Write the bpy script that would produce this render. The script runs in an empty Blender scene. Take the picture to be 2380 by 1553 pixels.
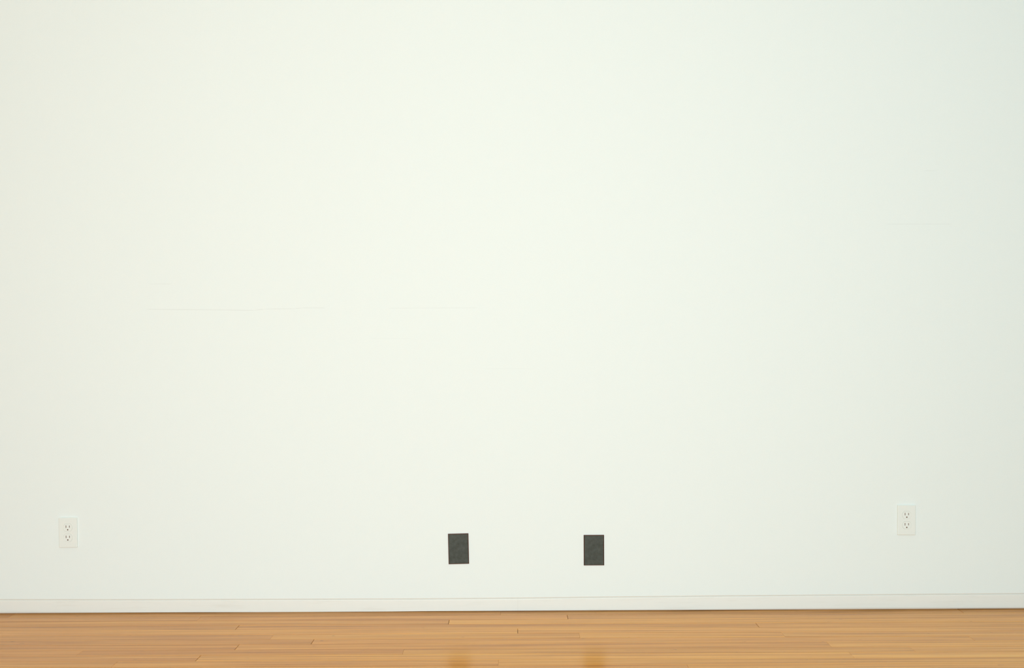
import bpy, bmesh, math, random
from mathutils import Vector, Matrix

# ------------------------------------------------------------------ camera
W, H = 2380, 1553
F_PX = 2314.0                 # 35 mm lens on 36 mm film
DIST = 3.82                   # camera to wall
S = DIST / F_PX               # metres per pixel on the wall
CAM_H = 1.0630
ROLL = math.radians(0.275)

scene = bpy.context.scene
cam_data = bpy.data.cameras.new('camera')
cam_data.sensor_width = 36.0
cam_data.lens = 36.0 * F_PX / W
cam = bpy.data.objects.new('camera', cam_data)
scene.collection.objects.link(cam)
cam.matrix_world = (Matrix.Translation((0, -DIST, CAM_H)) @ Matrix.Rotation(math.radians(90), 4, 'X')
                    @ Matrix.Rotation(-ROLL, 4, 'Z'))
scene.camera = cam


def on_wall(px, py):
    """photograph pixel -> (x, z) on the wall plane"""
    u, v = (px - W / 2) * S, -(py - H / 2) * S
    c, s = math.cos(-ROLL), math.sin(-ROLL)
    return u * c - v * s, CAM_H + u * s + v * c


# ------------------------------------------------------------------ world, light, exposure
world = bpy.data.worlds.new('world')
scene.world = world
world.use_nodes = True
world.node_tree.nodes['Background'].inputs[0].default_value = (0.8, 0.9, 1.0, 1)
world.node_tree.nodes['Background'].inputs[1].default_value = 0.0


def area(name, loc, target, size, power, col, size_y=None):
    d = bpy.data.lights.new(name, 'AREA')
    d.energy = power
    d.color = col
    d.shape = 'RECTANGLE'
    d.size = size
    d.size_y = size_y or size
    o = bpy.data.objects.new(name, d)
    scene.collection.objects.link(o)
    o.location = loc
    o.rotation_euler = (Vector(target) - Vector(loc)).to_track_quat('-Z', 'Y').to_euler()
    return o


area('gallery_lamp', (-0.30, -5.8, 1.20), (-0.25, 0, 0.8), 0.5, 236, (0.818, 0.978, 1.03))
area('cool_fill_light', (3.4, -4.6, 2.7), (0.6, 0, 1.4), 1.6, 32, (0.05, 0.55, 0.85))  # unseen cool fill, added to tint the right of the wall

vs = scene.view_settings
scene.display_settings.display_device = 'sRGB'
vs.view_transform = 'Standard'
vs.look = 'None'
vs.gamma = 1.0
vs.use_curve_mapping = False
vs.exposure = 0.0


# ------------------------------------------------------------------ helpers
def link(name, bm, mats, parent=None, smooth=False):
    me = bpy.data.meshes.new(name)
    bmesh.ops.recalc_face_normals(bm, faces=bm.faces)
    bm.to_mesh(me)
    bm.free()
    for m in (mats if isinstance(mats, (list, tuple)) else [mats]):
        me.materials.append(m)
    if smooth:
        for p in me.polygons:
            p.use_smooth = True
    o = bpy.data.objects.new(name, me)
    scene.collection.objects.link(o)
    if parent:
        o.parent = parent
    return o


def struct(o, label=None):
    o['kind'] = 'structure'
    if label:
        o['label'] = label
    return o


def add_box(bm, x0, x1, y0, y1, z0, z1):
    v = [bm.verts.new((x, y, z)) for x in (x0, x1) for y in (y0, y1) for z in (z0, z1)]
    for f in ((0, 1, 3, 2), (4, 6, 7, 5), (0, 4, 5, 1), (2, 3, 7, 6), (0, 2, 6, 4), (1, 5, 7, 3)):
        bm.faces.new([v[i] for i in f])
    return v


def new_mat(name, col=(0.8, 0.8, 0.8), rough=0.5, spec=0.5):
    m = bpy.data.materials.new(name)
    m.use_nodes = True
    b = m.node_tree.nodes['Principled BSDF']
    b.inputs['Base Color'].default_value = (*col, 1)
    b.inputs['Roughness'].default_value = rough
    b.inputs['Specular IOR Level'].default_value = spec
    return m, m.node_tree.nodes, m.node_tree.links, b


def mth(nt, op, a, b=None, c=None, clamp=False):
    n = nt.nodes.new('ShaderNodeMath')
    n.operation = op
    n.use_clamp = clamp
    for i, v in enumerate((a, b, c)):
        if v is None:
            continue
        if isinstance(v, (int, float)):
            n.inputs[i].default_value = v
        else:
            nt.links.new(v, n.inputs[i])
    return n.outputs[0]


def mix(nt, fac, a, b, blend='MIX'):
    n = nt.nodes.new('ShaderNodeMix')
    n.data_type = 'RGBA'
    n.blend_type = blend
    for sock, v in ((n.inputs[0], fac), (n.inputs[6], a), (n.inputs[7], b)):
        if isinstance(v, (int, float)):
            sock.default_value = v
        elif isinstance(v, tuple):
            sock.default_value = (*v, 1)
        else:
            nt.links.new(v, sock)
    return n.outputs[2]


def noise(nt, vec, scale, detail=3, rough=0.5, stretch=None):
    if stretch:
        mp = nt.nodes.new('ShaderNodeMapping')
        mp.inputs['Scale'].default_value = stretch
        nt.links.new(vec, mp.inputs['Vector'])
        vec = mp.outputs[0]
    n = nt.nodes.new('ShaderNodeTexNoise')
    n.inputs['Scale'].default_value = scale
    n.inputs['Detail'].default_value = detail
    n.inputs['Roughness'].default_value = rough
    nt.links.new(vec, n.inputs['Vector'])
    return n.outputs['Fac']


def ramp(nt, fac, stops):
    n = nt.nodes.new('ShaderNodeValToRGB')
    el = n.color_ramp.elements
    while len(el) < len(stops):
        el.new(0.5)
    for e, (p, c) in zip(el, stops):
        e.position = p
        e.color = (*c, 1) if len(c) == 3 else c
    nt.links.new(fac, n.inputs[0])
    return n.outputs[0]


# ------------------------------------------------------------------ materials
def wall_material(name, col, lines=False):
    m, N, L, b = new_mat(name, col, 0.75, 0.25)
    nt = m.node_tree
    tc = N.new('ShaderNodeTexCoord').outputs['Object']
    big = noise(nt, tc, 1.1, 3)
    c = mix(nt, mth(nt, 'MULTIPLY', big, 0.5), col, tuple(x * 0.975 for x in col))
    peel = noise(nt, tc, 330, 2, 0.6)
    c = mix(nt, mth(nt, 'MULTIPLY', peel, 0.30), c, tuple(x * 0.80 for x in col))
    if lines:
        # faint hand-drawn pencil lines on the paint: (x0, x1, z, wobble, strength) taken from the photograph
        sep = N.new('ShaderNodeSeparateXYZ')
        L.new(tc, sep.inputs[0])
        X, Z = sep.outputs[0], sep.outputs[2]
        wob = noise(nt, tc, 1.0, 1, 0.5, (2.2, 0.0, 0.0))
        brk = noise(nt, tc, 1.0, 3, 0.7, (9.0, 0.0, 0.0))
        total = None
        for (p0, q0, p1, q1, w, s) in ((338, 719.0, 596, 721.7, 0.0015, 0.20), (590, 721.6, 618, 718.4, 0.0, 0.20),
                                       (612, 718.3, 686, 717.9, 0.0005, 0.20), (682, 717.8, 705, 715.9, 0.0, 0.20),
                                       (700, 715.8, 760, 715.8, 0.0, 0.17), (900, 716.6, 1112, 715.4, 0.001, 0.12),
                                       (345, 660.5, 402, 660, 0.0, 0.14), (2055, 521, 2215, 521, 0.001, 0.12),
                                       (2145, 397, 2180, 397, 0.0, 0.12), (1125, 857, 1240, 857, 0.0, 0.06),
                                       (860, 787, 960, 787, 0.0, 0.06)):
            x0, z0 = on_wall(p0, q0)
            x1, z1 = on_wall(p1, q1)
            cx, hw = (x0 + x1) / 2, (x1 - x0) / 2
            slope = (z1 - z0) / (x1 - x0)
            zc = mth(nt, 'MULTIPLY_ADD', mth(nt, 'SUBTRACT', X, cx), slope, (z0 + z1) / 2)
            zc = mth(nt, 'ADD', zc, mth(nt, 'MULTIPLY', mth(nt, 'SUBTRACT', wob, 0.5), w))
            near = mth(nt, 'SUBTRACT', 1.0, mth(nt, 'DIVIDE', mth(nt, 'ABSOLUTE', mth(nt, 'SUBTRACT', Z, zc)), 0.0016), clamp=True)
            ends = mth(nt, 'MULTIPLY', mth(nt, 'SUBTRACT', hw, mth(nt, 'ABSOLUTE', mth(nt, 'SUBTRACT', X, cx))), 60.0, clamp=True)
            k = mth(nt, 'MULTIPLY', mth(nt, 'MULTIPLY', near, ends), s)
            total = k if total is None else mth(nt, 'ADD', total, k)
        total = mth(nt, 'MULTIPLY', total, mth(nt, 'MULTIPLY_ADD', brk, 1.6, 0.1, clamp=True))
        c = mix(nt, total, c, (0.30, 0.26, 0.24))
    L.new(c, b.inputs['Base Color'])
    bp = N.new('ShaderNodeBump')
    bp.inputs['Strength'].default_value = 0.12
    bp.inputs['Distance'].default_value = 0.0006
    L.new(peel, bp.inputs['Height'])
    L.new(bp.outputs[0], b.inputs['Normal'])
    return m


WALL = wall_material('white_wall_paint', (0.86, 0.875, 0.835), True)
WALL_PLAIN = wall_material('white_room_paint', (0.84, 0.85, 0.83))
TRIM, *_ = new_mat('white_trim_paint', (0.835, 0.80, 0.74), 0.5, 0.4)
nt = TRIM.node_tree
tc = nt.nodes.new('ShaderNodeTexCoord').outputs['Object']
dirt = noise(nt, tc, 1.0, 4, 0.65, (5, 40, 60))
nt.links.new(mix(nt, mth(nt, 'MULTIPLY', ramp(nt, dirt, [(0.55, (0, 0, 0)), (0.8, (1, 1, 1))]), 0.18),
                 (0.835, 0.80, 0.74), (0.55, 0.47, 0.36)), nt.nodes['Principled BSDF'].inputs['Base Color'])


def wood_material():
    m, N, L, b = new_mat('honey_strip_wood', (0.5, 0.3, 0.15), 0.4, 0.34)
    nt = m.node_tree
    pos = N.new('ShaderNodeTexCoord').outputs['Object']
    at = N.new('ShaderNodeAttribute')
    at.attribute_name = 'plank'
    sc = N.new('ShaderNodeVectorMath')
    sc.operation = 'MULTIPLY_ADD'
    L.new(at.outputs['Color'], sc.inputs[0])
    sc.inputs[1].default_value = (37, 0.7, 19)
    L.new(pos, sc.inputs[2])
    v = sc.outputs[0]
    sp = N.new('ShaderNodeSeparateColor')
    L.new(at.outputs['Color'], sp.inputs[0])
    # growth-ring streaks run along the strip (x)
    g1 = noise(nt, v, 1.0, 5, 0.62, (0.9, 60, 1))
    g2 = noise(nt, v, 1.0, 4, 0.60, (1.6, 120, 1))
    g3 = noise(nt, v, 1.0, 3, 0.5, (0.7, 24, 1))
    base = ramp(nt, g1, [(0.26, (0.46, 0.165, 0.020)), (0.42, (0.76, 0.325, 0.045)), (0.58, (0.90, 0.420, 0.070)),
                         (0.78, (0.96, 0.52, 0.11))])
    c = mix(nt, mth(nt, 'MULTIPLY', ramp(nt, g2, [(0.50, (0, 0, 0)), (0.66, (1, 1, 1))]), 0.55), base, (0.42, 0.135, 0.015))
    c = mix(nt, mth(nt, 'MULTIPLY', g3, 0.35), c, (0.52, 0.24, 0.035))
    # strip to strip tone, with the left side's dimness painted in
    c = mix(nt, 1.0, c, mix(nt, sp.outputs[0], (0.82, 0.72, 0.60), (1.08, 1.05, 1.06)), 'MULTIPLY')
    c = mix(nt, mth(nt, 'MULTIPLY', sp.outputs[2], 0.22), c, mix(nt, 1.0, c, (0.98, 0.80, 0.62), 'MULTIPLY'))
    # knots and dents
    kn = noise(nt, v, 1.0, 2, 0.5, (22, 95, 1))
    c = mix(nt, ramp(nt, kn, [(0.735, (0, 0, 0)), (0.80, (0.75, 0.75, 0.75))]), c, (0.17, 0.07, 0.025))
    # wood colour darkens towards the wall
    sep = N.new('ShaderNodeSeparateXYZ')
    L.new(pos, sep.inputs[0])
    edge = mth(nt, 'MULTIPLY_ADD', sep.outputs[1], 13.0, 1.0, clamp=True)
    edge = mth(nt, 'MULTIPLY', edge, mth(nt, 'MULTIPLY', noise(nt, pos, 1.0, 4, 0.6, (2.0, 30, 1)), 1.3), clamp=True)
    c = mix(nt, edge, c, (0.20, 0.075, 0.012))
    L.new(c, b.inputs['Base Color'])
    r = mth(nt, 'MULTIPLY_ADD', g3, 0.16, 0.13)
    L.new(mth(nt, 'MULTIPLY_ADD', edge, 0.3, r), b.inputs['Roughness'])
    # lower specular along the wall
    L.new(mth(nt, 'MULTIPLY_ADD', edge, -0.22, 0.26), b.inputs['Specular IOR Level'])
    bp = N.new('ShaderNodeBump')
    bp.inputs['Strength'].default_value = 0.15
    bp.inputs['Distance'].default_value = 0.0004
    L.new(g2, bp.inputs['Height'])
    L.new(bp.outputs[0], b.inputs['Normal'])
    return m


WOOD = wood_material()
REVEAL_BEIGE, *_ = new_mat('beige_reveal', (0.80, 0.70, 0.61), 0.9, 0.1)  # beige inside the reveal above the baseboard
GAP, *_ = new_mat('dark_floor_gap', (0.10, 0.045, 0.018), 0.9, 0.1)
PLATE_WHITE, *_ = new_mat('white_plastic', (0.82, 0.815, 0.76), 0.5, 0.25)
SLOT, *_ = new_mat('dark_slot', (0.16, 0.07, 0.04), 0.8, 0.2)
SCREW, *_ = new_mat('painted_screw', (0.82, 0.81, 0.76), 0.4, 0.4)

GREY, N, L, b = new_mat('dark_grey_plate_finish', (0.07, 0.07, 0.06), 0.6, 0.3)
nt = GREY.node_tree
tc = N.new('ShaderNodeTexCoord').outputs['Object']
mo = noise(nt, tc, 70, 4, 0.6)
fi = noise(nt, tc, 1.0, 3, 0.6, (420, 420, 160))
c = ramp(nt, mo, [(0.3, (0.042, 0.043, 0.026)), (0.7, (0.080, 0.086, 0.066))])
c = mix(nt, mth(nt, 'MULTIPLY', fi, 0.6), c, (0.045, 0.047, 0.050))
L.new(c, b.inputs['Base Color'])
RIM, *_ = new_mat('brown_rim', (0.09, 0.028, 0.014), 0.6, 0.2)

# ------------------------------------------------------------------ room shell
XL, XR, YF, ZC = -5.5, 5.7, -8.6, 3.6


def profile(pts):
    def f(px):
        for (a, va), (b_, vb) in zip(pts, pts[1:]):
            if px <= b_ or (b_, vb) == pts[-1]:
                if px < pts[0][0]:
                    return va
                return va + (vb - va) * min(1.0, (px - a) / (b_ - a))
    return f


board_bottom = profile([(0, 1423.2), (300, 1423.3), (600, 1422.9), (900, 1421.4), (1000, 1420.4), (1203, 1419.6),
                        (1400, 1417.9), (1700, 1415.8), (2000, 1413.3), (2380, 1411.9)])
board_top = profile([(0, 1394.6), (300, 1394.7), (700, 1393.6), (950, 1393.0), (1203, 1391.0), (1400, 1388.6),
                     (1700, 1385.7), (2000, 1383.4), (2380, 1380.6)])


def edge_z(fn, x):
    """height of an edge traced in the photograph, at world x (continues straight outside the frame)"""
    px = W / 2 + x / S
    q = min(max(px, 0), W)
    return on_wall(q, fn(q))[1]


def xs(x0, x1, n):
    return [x0 + (x1 - x0) * i / n for i in range(n + 1)]


# seen wall: plaster face ending in a thin reveal over the baseboard, wall core behind it
REVEAL = 0.0032
bm = bmesh.new()
cols = []
for x in xs(XL, XR, 136):
    zb = edge_z(board_top, x) + REVEAL
    cols.append([bm.verts.new(p) for p in ((x, 0, ZC), (x, 0, zb), (x, 0.0028, zb), (x, 0.0028, -0.02), (x, 0.12, -0.02), (x, 0.12, ZC))])
for a, b2 in zip(cols, cols[1:]):
    for i in range(6):
        j = (i + 1) % 6
        bm.faces.new((a[i], b2[i], b2[j], a[j])).material_index = 1 if i in (1, 2) else 0
bm.faces.new(cols[0])
bm.faces.new(cols[-1][::-1])
struct(link('wall_back', bm, [WALL, REVEAL_BEIGE]), 'bright off-white painted gallery wall behind the outlets and grey plates')

for nm, bx in (('wall_left', (XL - 0.12, XL, YF, 0.12, -0.02, ZC)), ('wall_right', (XR, XR + 0.12, YF, 0.12, -0.02, ZC)),
               ('wall_front', (XL - 0.12, XR + 0.12, YF - 0.12, YF, -0.02, ZC)),
               ('ceiling', (XL - 0.12, XR + 0.12, YF - 0.12, 0.12, ZC, ZC + 0.1))):
    bm = bmesh.new()
    add_box(bm, *bx)
    struct(link(nm, bm, WALL_PLAIN))

# baseboard: lengths butted together, the visible joints where the photograph shows them
joints = [XL] + [on_wall(p, 1405)[0] for p in (1203,)] + [XR]
bm = bmesh.new()
for i in range(2):
    x0, x1 = joints[i] + (0.00015 if i else 0), joints[i + 1] - (0.00015 if i < 1 else 0)
    n = max(3, int((x1 - x0) / 0.04))
    rows = []
    for x in xs(x0, x1, n):
        zb, zt = edge_z(board_bottom, x), edge_z(board_top, x)
        prof = [(0.0028, zt), (0.0006, zt), (-0.0022, zt - 0.0018), (-0.0026, zt - 0.005), (-0.0026, zb + 0.0004),
                (-0.0022, zb), (0.0028, zb)]
        rows.append([bm.verts.new((x, y, z)) for y, z in prof])
    for a, b2 in zip(rows, rows[1:]):
        for k in range(len(a)):
            j = (k + 1) % len(a)
            bm.faces.new((a[k], b2[k], b2[j], a[j]))
    bm.faces.new(rows[0])
    bm.faces.new(rows[-1][::-1])
struct(link('baseboard_back', bm, TRIM), 'low white painted baseboard along the foot of the wall')

# strip floor: every strip modelled with real gaps over a dark bed
random.seed(11)
PW = 0.057
known = {0: [2229], 1: [1316], 2: [1040], 3: [548, 1757], 4: [1200], 6: [723], 7: [547], 9: [457]}
bm = bmesh.new()
lay = bm.loops.layers.float_color.new('plank')


def strip(x0, x1, y0, y1, tone):
    e = 0.0005
    zt = random.uniform(-0.00012, 0.00012)
    lo = [bm.verts.new(p) for p in ((x0, y0, -0.006), (x1, y0, -0.006), (x1, y1, -0.006), (x0, y1, -0.006))]
    md = [bm.verts.new(p) for p in ((x0, y0, zt - e), (x1, y0, zt - e), (x1, y1, zt - e), (x0, y1, zt - e))]
    hi = [bm.verts.new(p) for p in ((x0 + e, y0 + e, zt), (x1 - e, y0 + e, zt), (x1 - e, y1 - e, zt), (x0 + e, y1 - e, zt))]
    fs = [bm.faces.new(hi)]
    for a, b2 in ((lo, md), (md, hi)):
        for i in range(4):
            j = (i + 1) % 4
            fs.append(bm.faces.new((a[i], a[j], b2[j], b2[i])))
    for f in fs:
        for l in f.loops:
            l[lay] = tone


nrow = int(-YF / PW) + 1
for k in range(nrow):
    y1 = 0.004 - k * PW if k else 0.004
    ytop, ybot = -k * PW, -(k + 1) * PW
    if k == 0:
        ytop = 0.004
    depth = DIST + (ytop + ybot) / 2
    if k in known:
        cuts = [(p - W / 2) / F_PX * depth for p in known[k]]
        while cuts[0] > XL + 0.8:
            cuts.insert(0, cuts[0] - random.uniform(1.3, 2.3))
        while cuts[-1] < XR - 0.8:
            cuts.append(cuts[-1] + random.uniform(1.3, 2.3))
    else:
        cuts = []
        x = XL + random.uniform(0.3, 1.6)
        while x < XR:
            cuts.append(x)
            x += random.uniform(0.7, 2.2)
    cuts = [XL] + [c_ for c_ in cuts if XL + 0.05 < c_ < XR - 0.05] + [XR]
    for a, b2 in zip(cuts, cuts[1:]):
        g = random.choice((0.0002, 0.0003, 0.0006, 0.0011))
        ga, gb = (0.0007 if k in known and any(abs(q - (p - W / 2) / F_PX * depth) < 1e-6 for p in known[k]) else 0.0001 for q in (a, b2))
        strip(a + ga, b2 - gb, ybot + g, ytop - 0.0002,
              ((0.5 * random.random() if b2 < -0.2 else 0.35 + 0.65 * random.random()), random.random(), random.random(), 1))  # left strips darker: dimmer light on that side put into the colour
for f in bm.faces:
    f.material_index = 0
bed = add_box(bm, XL - 0.1, XR + 0.1, YF - 0.1, 0.1, -0.05, -0.0055)
for f in set(f for v in bed for f in v.link_faces):
    f.material_index = 1
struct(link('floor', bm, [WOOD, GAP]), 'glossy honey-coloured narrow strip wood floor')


# ------------------------------------------------------------------ electrical outlets
def rounded_plate(w, h, d, corner, edge):
    """wall plate lying against y = 0, its face towards -y, with softened rim"""
    bm = bmesh.new()

    def ring(inset, y):
        out = []
        r = max(corner - inset, 0.0004)
        for sx, sz, a0 in ((1, 1, 0), (-1, 1, 90), (-1, -1, 180), (1, -1, 270)):
            cx, cz = sx * (w / 2 - inset - r), sz * (h / 2 - inset - r)
            for t in range(5):
                a = math.radians(a0 + t * 22.5)
                out.append(bm.verts.new((cx + r * math.cos(a), y, cz + r * math.sin(a))))
        return out
    rings = [ring(0, 0)]
    rings.append(ring(0, -(d - edge)))
    for t in (30, 60, 90):
        a = math.radians(t)
        rings.append(ring(edge * (1 - math.cos(a)), -(d - edge) - edge * math.sin(a)))
    for a, b2 in zip(rings, rings[1:]):
        for i in range(len(a)):
            j = (i + 1) % len(a)
            bm.faces.new((a[i], a[j], b2[j], b2[i]))
    bm.faces.new(rings[0])
    bm.faces.new(rings[-1][::-1])
    return bm


def cylinder(bm, r, y0, y1, cx=0, cz=0, n=20, flat=None):
    """disc along y; flat cuts its top and bottom like a duplex socket face"""
    a0, a1 = [], []
    for i in range(n):
        a = 2 * math.pi * (i + 0.5) / n
        z = r * math.sin(a)
        if flat:
            z = max(-flat, min(flat, z))
        a0.append(bm.verts.new((cx + r * math.cos(a), y0, cz + z)))
        a1.append(bm.verts.new((cx + r * math.cos(a), y1, cz + z)))
    for i in range(n):
        j = (i + 1) % n
        bm.faces.new((a0[i], a0[j], a1[j], a1[i]))
    bm.faces.new(a0)
    bm.faces.new(a1[::-1])


def cut(obj, cutter_bm):
    """boolean difference, baked into the mesh so that no cutter stays in the scene"""
    cutter = link('cutter', cutter_bm, SLOT)
    md = obj.modifiers.new('cut', 'BOOLEAN')
    md.operation = 'DIFFERENCE'
    md.solver = 'EXACT'
    md.object = cutter
    dg = bpy.context.evaluated_depsgraph_get()
    me = bpy.data.meshes.new_from_object(obj.evaluated_get(dg))
    obj.modifiers.clear()
    obj.data = me
    bpy.data.objects.remove(cutter)


def make_outlet():
    root = bpy.data.objects.new('electrical_outlet', None)
    root.empty_display_size = 0.05
    scene.collection.objects.link(root)
    plate = link('cover_plate', rounded_plate(0.0700, 0.1150, 0.0060, 0.0028, 0.0026), PLATE_WHITE, root)
    c_bm = bmesh.new()
    for sz in (-1, 1):
        cylinder(c_bm, 0.0174, -0.02, 0.01, 0, sz * 0.0195, 40, 0.0144)
    cut(plate, c_bm)
    for sz in (1, -1):
        cz = sz * 0.0195
        r_bm = bmesh.new()
        cylinder(r_bm, 0.0171, 0.0, -0.0064, 0, cz, 40, 0.0141)
        rec = link('socket_face', r_bm, PLATE_WHITE, root)
        h_bm = bmesh.new()
        for sx, hh in ((-1, 0.0048), (1, 0.0042)):
            add_box(h_bm, sx * 0.0066 - 0.0012, sx * 0.0066 + 0.0012, -0.012, -0.0030, cz + 0.0035 - hh, cz + 0.0035 + hh)
        cylinder(h_bm, 0.0026, -0.012, -0.0030, 0, cz - 0.0085, 16)
        cut(rec, h_bm)
        for sx, hh in ((-1, 0.0047), (1, 0.0041)):
            s_bm = bmesh.new()
            add_box(s_bm, sx * 0.0066 - 0.00115, sx * 0.0066 + 0.00115, -0.0056, -0.0030, cz + 0.0035 - hh, cz + 0.0035 + hh)
            o = link('blade_slot', s_bm, SLOT, rec)
            o['label'] = 'dark brown slot'
        s_bm = bmesh.new()
        cylinder(s_bm, 0.0025, -0.0030, -0.0056, 0, cz - 0.0085, 16)
        o = link('ground_hole', s_bm, SLOT, rec)
        o['label'] = 'dark brown hole'
    sb = bmesh.new()
    cylinder(sb, 0.0031, -0.0056, -0.0064, 0, 0, 18)
    link('screw', sb, SCREW, root)
    return root


def copy_tree(o, parent=None):
    c_ = o.copy()
    scene.collection.objects.link(c_)
    c_.parent = parent
    for ch in [q for q in bpy.data.objects if q.parent == o and q != c_]:
        copy_tree(ch, c_)
    return c_


outlet = make_outlet()
outlet_right = copy_tree(outlet)
for o, p, tilt, lab in ((outlet, (159.1, 1237.6), 0.5, 'white duplex electrical outlet low on the wall, at the left end near the floor'),
                        (outlet_right, (2106.2, 1208.4), -0.5, 'white duplex electrical outlet at the far right, slightly higher above the baseboard')):
    x, z = on_wall(*p)
    o.location = (x, 0, z)
    o.rotation_euler = (0, -math.radians(tilt), 0)
    o['label'] = lab
    o['category'] = 'electrical outlet'
    o['group'] = 'white electrical outlets on the wall'


# ------------------------------------------------------------------ dark grey wall plates
def make_plate(w, h):
    root = bpy.data.objects.new('wall_plate', None)
    root.empty_display_size = 0.05
    scene.collection.objects.link(root)
    t = 0.0022
    bm = bmesh.new()
    outer = [(-w / 2, -h / 2), (w / 2, -h / 2), (w / 2, h / 2), (-w / 2, h / 2)]
    inner = [(-w / 2 + t, -h / 2 + t), (w / 2 - t, -h / 2 + t), (w / 2 - t, h / 2 - t), (-w / 2 + t, h / 2 - t)]
    rings = [[bm.verts.new((x, y, z)) for x, z in pts] for pts, y in ((outer, 0), (outer, -0.0034), (inner, -0.0044), (inner, 0))]
    for a, b2 in zip(rings, rings[1:] + rings[:1]):
        for i in range(4):
            j = (i + 1) % 4
            bm.faces.new((a[i], a[j], b2[j], b2[i]))
    o = link('rim', bm, RIM, root)
    o['label'] = 'thin reddish brown edge'
    link('panel', rounded_plate(w - 2 * t, h - 2 * t, 0.0046, 0.0008, 0.0006), GREY, root)
    return root


pl = make_plate(47.4 * S, 70.4 * S)
pr = copy_tree(pl)
for o, p, tilt, lab in ((pl, (1065.8, 1275.5), 1.1, 'small dark grey rectangular wall plate, slightly tilted, left of the pair'),
                        (pr, (1380.3, 1278.7), 0.0, 'small dark grey rectangular wall plate, hanging straight, right of the pair')):
    x, z = on_wall(*p)
    o.location = (x, 0, z)
    o.rotation_euler = (0, -math.radians(tilt) + (0 if tilt else 0), 0)
    o['label'] = lab
    o['category'] = 'wall plate'
    o['group'] = 'dark grey wall plates above the baseboard'
